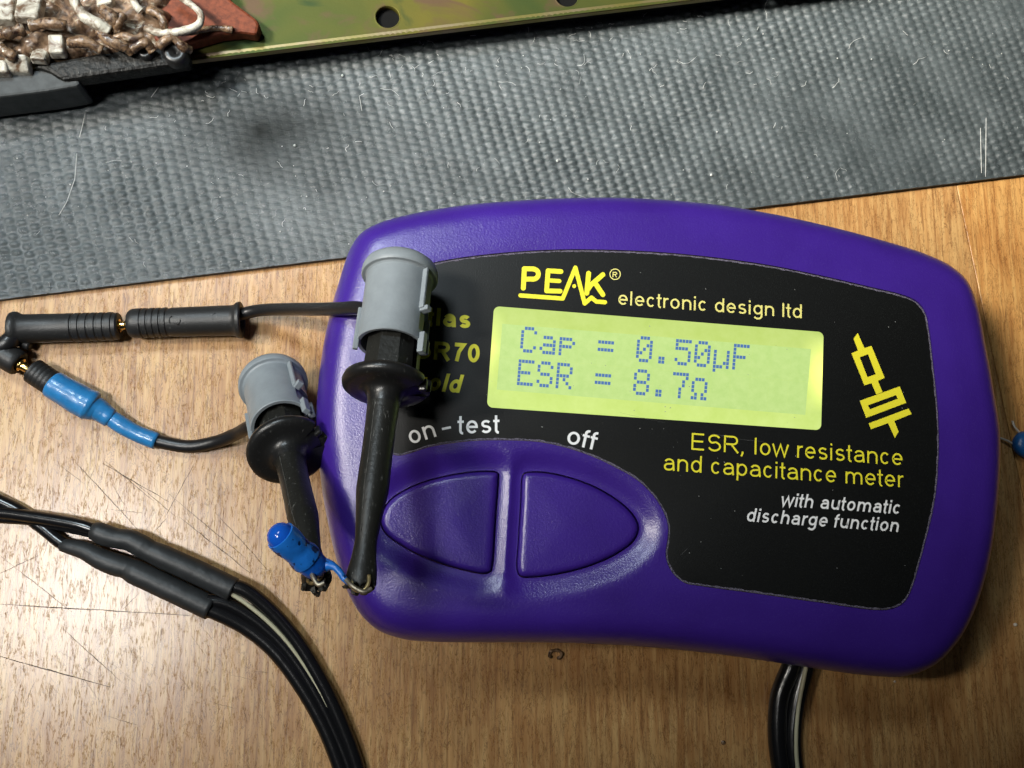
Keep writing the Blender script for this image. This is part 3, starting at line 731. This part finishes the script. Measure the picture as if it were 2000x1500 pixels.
pen([(arc(1262, 343, 64, 64, 0, 360, 30), 11, False), ([(1235, 375), (1238, 318), (1268, 320)] + arc(1268, 332, 14, 13, -90, 90, 6) + [(1240, 346)], 10, True), ([(1260, 347), (1278, 376)], 10, True)],
    'registered_mark', M_pale, 1000, 480, 6.25)
def polys(name, lst, mat, ox, oy, s):
    G = []
    for outer, hole in lst:
        O = ccw([at(ox + x / s, oy + y / s, ZT) for x, y in outer]); H = [ccw([at(ox + x / s, oy + y / s, ZT) for x, y in hole])] if hole else []
        V, Tt = cdt(O, H, []); G.append((np.column_stack([V, np.full(len(V), ZP + .012)]), Tt))
    return build(name, join(*G), mat, PA, smooth=False)
polys('resistor_symbol', [([(145, 357), (222, 324), (170, 187), (218, 118), (297, 295), (380, 270), (535, 645), (455, 680), (510, 812), (437, 840), (380, 708), (297, 733)], [(242, 403), (340, 367), (430, 603), (333, 637)])], M_yellow, 1640, 630, 6)
polys('capacitor_symbol', [([(243, 915), (712, 745), (788, 938), (318, 1115)], [(338, 967), (668, 847), (690, 890), (362, 1015)]),
                           ([(347, 1180), (818, 1003), (850, 1070), (648, 1150), (698, 1275), (655, 1352), (575, 1176), (375, 1248)], None)], M_yellow, 1640, 630, 6)
# dusty line caught round the panel
V, Fc = [], []; n = len(pan)
for i in range(n):
    o_ = offset(pan, 0); a_, b_ = (.05 + .04 * rng.random(), .22 + .14 * rng.random())
    t = pan[(i + 1) % n] - pan[i - 1]; t /= np.linalg.norm(t); nn = np.array([-t[1], t[0]])
    for w_, z_ in ((a_, ZP - .04), (a_ + .08, ZP + .02), (b_ + .04, ZP + .004)):
        c_ = pan[i] + nn * w_; V.append((c_[0], c_[1], z_))
for i in range(n):
    for k in range(2): Fc.append((i * 3 + k, ((i + 1) % n) * 3 + k, ((i + 1) % n) * 3 + k + 1, i * 3 + k + 1))
build('edge_dust', (V, Fc), M_dust, PA, smooth=False)

G = []
for k in range(70):
    i_ = rng.integers(0, len(pin)); c_ = np.array(pin[i_]) * (1 - (f_ := rng.uniform(.04, .9))) + pin.mean(0) * f_; r_ = rng.uniform(.025, .065)
    an = rng.uniform(0, 6.28); L_ = r_ * rng.uniform(1, 2.5)
    V = [(c_[0] + math.cos(an) * x_ * L_ - math.sin(an) * y_ * r_, c_[1] + math.sin(an) * x_ * L_ + math.cos(an) * y_ * r_, ZP + .022) for x_, y_ in ((1, .1), (.3, 1), (-.7, .7), (-1, -.3), (0, -1))]
    G.append((V, [(0, 1, 2, 3, 4)]))
dst = build('dust', join(*G), plain('grey_dust', (.32, .33, .32), .9), PA, smooth=False); dst['kind'] = 'stuff'
for p_, q_, w in (((1392, 846), (1432, 857), .02), ((1438, 857), (1492, 862), .016), ((1330, 1085), (1348, 1066), .014), ((1210, 805), (1300, 826), .012)):
    build('scratch', ribbon(p_, q_, w, 0), plain('panel_scratch', (.12, .12, .12), .6), PA, smooth=False).location.z += (ZP + .02) * K
# ------------------------------------------------------------------ hook clips
build_any = build
def clip_frame(h, t):
    w = (t - h).normalized(); x = Vector((0, 0, 1)).cross(w).normalized(); y = w.cross(x)
    return Matrix((x, y, w)).transposed()
def clip_parts(root):
    """the spring clip in its own frame: z runs from the plunger (0) to the hook (44.2)"""
    def build(name, geo, *a, **k): return build_any(name, ([(v[0], v[1], float(np.interp(v[2], [-3, 1, 9.6, 14.5, 17.5, 42, 44], [-3, 1, 11.2, 17.1, 20, 44.2, 46]))) for v in geo[0]], geo[1]), *a, **k)
    prof = [(-2.0, .01), (-1.95, 3.4), (-1.7, 4.4), (-1.2, 4.95), (-.6, 5.2), (-.2, 5.25), (.35, 5.25), (.55, 5.12), (.6, 4.7), (.8, 4.5)]
    cap_ = join(lathe(prof, 56), lathe([(.8, 4.5), (5.4, 4.5)], 56), lathe([(5.4, 4.5), (8.4, 4.52)], 46, 40, 335), lathe([(8.4, 4.52), (9.5, 4.55), (9.6, 4.45), (9.55, 4.0), (2, 3.95)], 56),
                lathe([(5.4, 4.5), (5.4, 3.95)], 12, -25, 40), lathe([(8.4, 3.95), (8.4, 4.52)], 12, -25, 40))
    C_ = build('plunger_cap', cap_, M_grey, root, local=True, sharp=35)
    def rad(a_, r_, z0, z1, hr, ht):
        an = math.radians(a_); return boxg((math.cos(an) * r_, math.sin(an) * r_, (z0 + z1) / 2), (hr, ht, (z1 - z0) / 2), (Vector((math.cos(an), math.sin(an), 0)), Vector((-math.sin(an), math.cos(an), 0)), Vector((0, 0, 1))))
    for g_ in (rad(42, 4.75, .6, 5.9, .45, .22), rad(36, 5.0, 5.6, 6.2, .7, .5), rad(-20, 4.65, 5.0, 8.8, .4, .25), rad(30, 4.75, 8.7, 11.2, .45, .5), rad(10, 4.6, 9.0, 10.6, .5, .35), rad(170, 4.6, 5.5, 10.8, .35, .3)):
        bevel(build('rib', g_, M_grey, C_, smooth=False, local=True), .12)
    n8 = [(6, 3.15), (14.2, 3.4)]
    build('inner_block', join(lathe(n8, 8, 22.5, 382.5), lathe([(9, 3.0), (13.9, 3.1)], 20, -60, 30, c0=(1.0, .2))), M_stem, root, smooth=False, local=True)
    cp = [(13.7, 3.3), (13.75, 5.2), (13.95, 5.55), (14.4, 5.72), (14.9, 5.6), (15.2, 5.2), (15.3, 4.4), (15.35, 3.6), (15.5, 2.9), (15.9, 2.45), (16.6, 2.2), (17.5, 2.08)]
    CL = build('collar', lathe(cp, 64, 30, 350), M_black, root, local=True, sharp=60)
    build('collar', lathe([(13.9, 2.0), (13.95, 4.6), (14.5, 4.8), (15.1, 4.5), (15.4, 3.2), (16, 2.4), (17.5, 2.08)], 20, -15, 35), M_black, root, local=True, sharp=60)
    bevel(build('lug', join(rad(-6, 5.0, 13.4, 15.0, .8, .9), rad(18, 5.05, 14.0, 15.6, .55, .35)), M_black, CL, smooth=False, local=True), .25)
    sp = [(17.5, 2.08), (20, 1.98), (24.5, 1.95), (28.8, 2.0), (29.4, 1.98), (32.6, 1.62), (35.6, 1.32), (36.6, 1.28), (38, 1.42), (39.6, 1.66), (41, 1.74), (41.5, 1.6)]
    V, Fc = [], []; sg = 28
    for i, (t, r) in enumerate(sp):
        fl = 1 - .35 * float(smooth(33, 40, t)); 
        for k in range(sg):
            a_ = 2 * math.pi * k / sg; jag = (rng.uniform(-.6, .25) if i == len(sp) - 1 else 0)
            V.append((math.cos(a_) * r * (1 + .06 * (t > 36) * math.cos(2 * a_)), math.sin(a_) * r * fl, t + jag))
    for i in range(len(sp) - 1):
        for k in range(sg): a_, b_ = i * sg + k, i * sg + (k + 1) % sg; Fc.append((a_, b_, b_ + sg, a_ + sg))
    Fc.append(tuple((len(sp) - 1) * sg + k for k in range(sg)))
    build('stem', (V, Fc), M_stem, root, local=True, sharp=50)
    hk = [(.9, .9, 40.2), (1.0, 1.15, 41.2), (.6, 1.2, 42.0), (-.2, 1.05, 42.2), (-.8, .8, 41.6), (-.9, .7, 40.9)]
    ml = [(math.cos(math.radians(118)) * np.interp(t, [17.5, 24, 29, 33, 36], [2.08, 1.95, 2.0, 1.62, 1.3]), math.sin(math.radians(118)) * np.interp(t, [17.5, 24, 29, 33, 36], [2.08, 1.95, 2.0, 1.62, 1.3]), t) for t in np.linspace(17.6, 35, 40)]
    build('mould_line', tube(ml, [.02 + .045 * rng.random() ** 3 for _ in ml], 5), M_seam, root, local=True)
    build('hook', tube(crom(hk, 6), .24, 8), M_brass, root, local=True)
    G = []
    for k in range(16):
        a_ = rng.uniform(0, 6.28); r_ = rng.uniform(.3, 1.7)
        an = rng.uniform(0, 3.1); G.append(boxg((math.cos(a_) * r_, math.sin(a_) * r_ * .8, 41.4 + rng.uniform(-.4, .6)), (rng.uniform(.2, .55), rng.uniform(.2, .5), rng.uniform(.1, .4)),
                      (Vector((math.cos(an), math.sin(an), .2)).normalized(), Vector((-math.sin(an), math.cos(an), 0)), Vector((0, -.2, 1)).normalized()), .6))
    build('jaw', join(*G), M_char, root, local=True, smooth=False)

h1, t1 = at(781, 539, 25.4), at(702, 1156, 39)
h2, t2 = at(534, 752, 5.8), at(622, 1146, 37)
h1 = t1 + (h1 - t1).normalized() * 44.2; h2 = t2 + (h2 - t2).normalized() * 44.2
cA = thing('hook_clip', 'grey and black hook clip lying across the purple meter, wired to a ribbed black plug', 'test clip', h1, clip_frame(h1, t1), 'hook clips gripping the blue capacitor')
clip_parts(cA)
kids = [(o, [g for g in o.children]) for o in cA.children]
cB = cA.copy(); COL.objects.link(cB)
R2 = clip_frame(h2, t2); M2 = Matrix.Translation(h2) @ R2.to_4x4(); ROOT[cB.name] = (M2, M2.inverted())
cB.matrix_world = Matrix.Translation(h2 * K) @ R2.to_4x4()
cB['label'] = 'grey and black hook clip on the wood left of the meter, with a blue-sleeved lead'
for o, gs in kids:
    c_ = o.copy(); COL.objects.link(c_); c_.parent = cB
    for g_ in gs:
        d_ = g_.copy(); COL.objects.link(d_); d_.parent = c_
def onclip(h, t, z): return h + (t - h).normalized() * z
# lead of the upper clip
e = onclip(h1, t1, 7.6)
P = [at(462, 616, 3.2), at(500, 607, 4.2), at(560, 604, 9), at(620, 604, 15.5), at(665, 603, 20.5), at(705, 603, 24.0)]
build('cable', tube(crom(P + [e], 10), .98, 16), M_rubber, cA)
def plug(a, b, prof, root, name='plug', mat=M_plug):
    w = (b - a); Ln = w.length; w.normalize(); x = Vector((0, 0, 1)).cross(w).normalized(); y = w.cross(x)
    V, Fc = lathe([(t * Ln, r) for t, r in prof], 36)
    return build(name, ([a + x * v[0] + y * v[1] + w * v[2] for v in V], Fc), mat, root, sharp=40)
def ribs(t0, t1, n, r, dr=.16):
    out = []
    for k in range(n):
        s = (t1 - t0) / n; a = t0 + k * s; out += [(a, r), (a + s * .62, r), (a + s * .72, r - dr), (a + s * .92, r - dr)]
    return out
pr = [(-.001, .9), (0, 1.9), (.02, 2.2), (.05, 2.33)] + ribs(.08, .36, 5, 2.36) + [(.38, 2.30), (.6, 2.36), (.9, 2.42), (.935, 2.5), (.95, 2.75), (.965, 2.92), (.99, 2.92), (1.0, 2.75), (1.0, 2.1), (.97, 1.9), (.8, 1.7)]
plug(at(252, 632, 2.9), at(473, 625, 2.9), pr, cA)
# raised mould mark on it
for x_, y_ in ((348, 632), (431, 626)):
    pp = at(x_, y_, 2.9) ; G = []
    for a0, ox in ((110, -.35), (70, .45)):
        G.append(tube([pp + Vector((ox + .45 * math.cos(math.radians(a0 + 140 * s / 6 + (0 if a0 > 90 else 180) - 20)), .6 * math.sin(math.radians(a0 + 140 * s / 6 + (0 if a0 > 90 else 180) - 20)), 2.33)) for s in range(7)], .07, 5))
        if x_ > 400: break
    build('mould_mark', join(*G), M_plug, cA)
# lead of the lower clip
e = onclip(h2, t2, 8)
build('cable', tube(crom([at(295, 858, 1.3), at(318, 864, 1.2), at(370, 872, 1.3), at(425, 862, 2.2), at(462, 847, 4.5), at(490, 832, 8.0), e], 10), 1.02, 16), M_rubber, cB)
plug(at(62, 722, 2.2), at(124, 764, 2.1), [(0, .6), (0, 1.6), (.04, 1.9)] + ribs(.05, .9, 7, 2.02, .05) + [(.9, 2.0), (1, 2.0), (1, .5)], cB)
P, R = pathr([(103, 750, 2.2, 2.12), (112, 756, 2.2, 2.2), (140, 772, 2.3, 2.28), (160, 784, 2.3, 2.36), (176, 792, 2.3, 2.42), (183, 796, 2.2, 2.1), (192, 800, 2.1, 1.72), (204, 808, 2.0, 1.62), (214, 815, 1.9, 1.5), (219, 818, 1.8, 1.33), (240, 832, 1.7, 1.32), (270, 848, 1.5, 1.3), (306, 862, 1.4, 1.28)], 8)
build('blue_sleeve', tube(P, R * (1 + .02 * np.sin(np.linspace(0, 40, len(P)))), 24), M_blue, cB)

# ------------------------------------------------------------------ sockets of the meter's test lead at the left edge
SO = thing('test_lead', 'black twin test lead ending in two flared sockets with gold pins at the left edge', 'test lead', at(20, 660, 0))
prs = [(0, 1.6), (0, 2.3), (.008, 2.62), (.03, 2.75), (.06, 2.7), (.08, 2.5), (.11, 2.28), (.5, 2.22)] + ribs(.52, .97, 6, 2.26) + [(.985, 2.15), (1.0, 1.9), (1.0, 1.2), (.95, 1.1)]
plug(at(22, 643, 2.7), at(234, 637, 2.7), prs, SO, 'socket')
plug(at(-42, 664, 2.6), at(38, 711, 2.5), [(0, 1.5), (.2, 2.0), (.85, 2.05), (.97, 2.0), (1, 1.8), (1, 1.15), (.94, 1.0)], SO, 'socket')
pinp = [(0, .5), (0, 1.0), (.3, 1.05), (.36, .72), (.62, .66), (.7, .8), (.95, .8), (1, .5)]
plug(at(226, 637, 2.7), at(256, 634, 2.8), pinp, SO, 'pin', M_gold)
plug(at(30, 706, 2.5), at(70, 730, 2.3), pinp, SO, 'pin', M_gold)
build('cable', tube(path([(34, 648, 2.8), (16, 668, 3.6), (-10, 684, 3.2), (-60, 700, 2.0)]), 1.35, 14), M_rubber, SO)
build('cable', tube(path([(-30, 672, 2.6), (-60, 690, 2.0), (-90, 730, 1.4)]), 1.1, 14), M_rubber, SO)
build('sprue', tube(path([(40, 668, 2.0), (58, 676, 2.2)]), .7, 10), M_plug, SO)

# ------------------------------------------------------------------ spliced cables lower left
SP = thing('spliced_cable', 'pair of glossy black cables joined by two black heat-shrink sleeves, curving off the near edge', 'cable', at(330, 1100, 0))
Z4 = lambda X, Y: (X / 3.3333, 900 + Y / 3.3333)
def z4(lst): return [Z4(a_, b_) + (z_, r_) for a_, b_, z_, r_ in lst]
P, R = pathr(z4([(606, 455, 2.6, 1.3), (640, 465, 2.7, 1.55), (690, 485, 2.7, 1.62), (760, 505, 2.7, 1.5), (850, 520, 2.7, 1.62), (930, 560, 2.6, 1.72), (985, 590, 2.6, 1.62), (1050, 620, 2.6, 1.78), (1250, 710, 2.5, 1.82), (1440, 800, 2.4, 1.82), (1520, 838, 2.4, 1.80)]))
build('heat_shrink_sleeve', tube(P, R, 22), M_shrink, SP)
P, R = pathr(z4([(405, 548, 1.3, .95), (440, 555, 1.5, 1.1), (550, 585, 1.7, 1.35), (660, 640, 1.8, 1.6), (750, 675, 1.8, 1.7), (830, 700, 1.8, 1.62), (880, 725, 1.9, 1.85), (1000, 780, 1.9, 1.88), (1200, 875, 1.9, 1.86), (1375, 960, 1.9, 1.84)]))
build('heat_shrink_sleeve', tube(P, R, 22), M_shrink, SP)
build('cable', tube(path([Z4(-120, 330) + (1.5,), Z4(0, 338) + (1.6,), Z4(180, 360) + (2.0,), Z4(400, 395) + (2.4,), Z4(540, 425) + (2.6,), Z4(640, 462) + (2.6,)]), .95, 14), M_gloss, SP)
build('cable', tube(path([Z4(-120, 350) + (.9,), Z4(0, 372) + (1.0,), Z4(180, 385) + (1.3,), Z4(400, 425) + (1.7,), Z4(540, 455) + (2.0,), Z4(640, 478) + (2.4,)]), .8, 14), M_gloss, SP)
build('cable', tube(path([Z4(-120, 200) + (1.0,), Z4(0, 262) + (1.0,), Z4(120, 322) + (1.0,), Z4(270, 430) + (1.0,), Z4(420, 545) + (1.3,), Z4(520, 575) + (1.6,)]), 1.0, 14), M_gloss, SP)
low = [(395, 1185, 1.9), (425, 1196, 1.7), (480, 1224, 1.3), (535, 1268, 1.2), (590, 1340, 1.2), (635, 1420, 1.2), (668, 1505, 1.2), (690, 1590, 1.2)]
build('cable', tube(path(low), 1.28, 16), M_gloss, SP)
lo2 = [(405, 1172, 2.4), (445, 1180, 2.2), (500, 1212, 1.9), (560, 1268, 1.6), (612, 1345, 1.5), (655, 1430, 1.4), (684, 1505, 1.4), (702, 1590, 1.4)]
build('cable', tube(path(lo2), .9, 14), M_gloss, SP)
up1 = [(440, 1140, 2.7), (478, 1152, 2.6), (520, 1184, 2.2), (575, 1245, 1.7), (628, 1330, 1.5), (668, 1415, 1.4), (700, 1505, 1.3), (716, 1590, 1.3)]
build('cable', tube(path(up1), 1.12, 16), M_gloss, SP)
str_ = [(430, 1142, 3.0), (448, 1157, 3.0), (480, 1178, 2.75), (530, 1220, 2.4), (572, 1268, 2.2), (618, 1340, 2.0), (655, 1420, 1.9), (684, 1505, 1.9)]
build('cream_stripe', tube(path(str_), [.34] * 30 + list(np.linspace(.34, .15, 41)), 8), M_cream, SP)

# ------------------------------------------------------------------ meter cable at the near edge
MC = thing('meter_cable', 'black twin cable with one cream stripe leaving the near side of the purple meter', 'cable', at(1545, 1320, 0))
Z8 = lambda X, Y, z_: (1250 + X / 2.6667, 1150 + Y / 2.6667, z_)
build('strand', tube(path([Z8(830, 200, 3.5), Z8(795, 380, 1.9), Z8(728, 560, 1.4), Z8(716, 760, 1.3), Z8(735, 930, 1.3), Z8(780, 1120, 1.3)]), 1.5, 16), M_gloss, MC)
build('strand', tube(path([Z8(900, 200, 3.5), Z8(868, 380, 1.9), Z8(812, 600, 1.4), Z8(794, 780, 1.3), Z8(806, 930, 1.3), Z8(850, 1120, 1.3)]), 1.45, 16), M_gloss, MC)
build('cream_stripe', tube(path([Z8(890, 250, 4.3), Z8(866, 400, 3.2), Z8(824, 620, 2.66), Z8(812, 780, 2.6), Z8(820, 930, 2.6), Z8(862, 1120, 2.6)]), .36, 8), M_cream, MC)

# ------------------------------------------------------------------ blue capacitor held by the hooks
zc = 39.5
a, b = at(551, 1049, zc + 2.2), at(615, 1106, zc - .8)
ax = (b - a).normalized(); L = (b - a).length
CA = thing('capacitor', 'bright blue sleeved capacitor with a shiny domed end, gripped by the two hook clips', 'capacitor', a)
def along(prof, seg=36):
    x = Vector((0, 0, 1)).cross(ax).normalized(); y = ax.cross(x); V, Fc = lathe([(t, r * .90) for t, r in prof], seg)
    return [a + x * v[0] + y * v[1] + ax * v[2] for v in V], Fc
build('sleeve', along([(.1, 1.55), (-.35, 1.80), (-.3, 1.98), (0, 2.02), (1.0, 2.05), (2.2, 1.84), (2.9, 1.82), (3.6, 2.06), (4.3, 2.02), (4.4, 1.8)]), M_capblue, CA, sharp=50)
build('dome', along([(-1.7, .01), (-1.65, .5), (-1.42, 1.05), (-1.0, 1.5), (-.4, 1.74), (.6, 1.75)]), M_dome, CA)
build('inner_body', along([(4.2, 1.80), (5.0, 1.84), (5.8, 1.75), (6.4, 1.45), (6.8, .95), (7.0, .01)]), M_bluebody, CA)
P, R = pathr([(630, 1104, zc - 1.0, 1.0), (644, 1104, zc - .4, .62), (654, 1108, zc, .42), (664, 1118, zc + .2, .40), (672, 1130, zc + .4, .38), (682, 1140, zc + .8, .25)], 8)
build('pinched_tail', tube(P, R, 14), M_capblue, CA)
build('lead', tube(path([(676, 1132, zc + .8), (690, 1146, zc + 1.6), (712, 1156, zc + 1.8), (726, 1150, zc + 1.5)]), .28, 8), M_lead, CA)
build('lead', tube(path([(606, 1108, zc - .2), (612, 1128, zc + .8), (622, 1142, zc + 1.2), (634, 1138, zc + 1.2)]), .28, 8), M_lead, CA)

# disc capacitor at the right edge
c_ = at(2004, 868, 1.6)
DC = thing('capacitor', 'small dark blue disc capacitor with two bent bare leads, right of the meter', 'capacitor', (c_.x, c_.y, 0))
V, Fc = lathe([(-1.3, .01), (-1.2, 1.2), (-.8, 1.9), (0, 2.25), (.8, 1.9), (1.2, 1.2), (1.3, .01)], 28, c0=(c_.x, c_.y))
build('body', ([(v[0], v[1], v[2] + 1.4) for v in V], Fc), M_bluedark, DC)
build('lead', tube(path([(1936, 847, .25), (1950, 854, .6), (1968, 861, .9), (1990, 874, 1.2), (2004, 880, 1.4)]), .19, 8), M_bright, DC)
build('lead', tube(path([(1977, 822, .9), (1982, 834, 1.0), (1996, 849, 1.2), (2006, 858, 1.4)]), .19, 8), M_bright, DC)

# ------------------------------------------------------------------ small bits on the wood
pts = [at(1085 + 12 * math.cos(t), 1278 + 8 * math.sin(t), .32 + .2 * math.sin(2 * t)) for t in np.linspace(2.2, 7.6, 18)]
tag(build('wire_offcut', tube(pts, [.2 + .14 * math.sin(k * .9) ** 2 for k in range(18)], 8), M_tan), 'tiny curled brown offcut on the wood below the meter', 'offcut')
for x, y, r_, lab in ((1982, 1220, .32, 'pale crumb on the dark wood by the right edge of the photo'), (1747, 1331, .2, 'pale speck just below the rounded corner of the meter'), (1412, 1450, .36, 'dull crumb on the wood left of the striped cable'), (322, 632 + 92, .0, '')):
    if not r_: continue
    c_ = at(x, y, 0); me_ = lathe([(0, r_ * .8), (r_ * .5, r_), (r_ * 1.0, r_ * .55), (r_ * 1.15, .01)], 7, c0=(c_.x, c_.y), sx=1.2)
    tag(build('crumb', me_, M_crumb if r_ < .35 else M_tan, smooth=False), lab, 'crumb', 'crumbs on the wood')
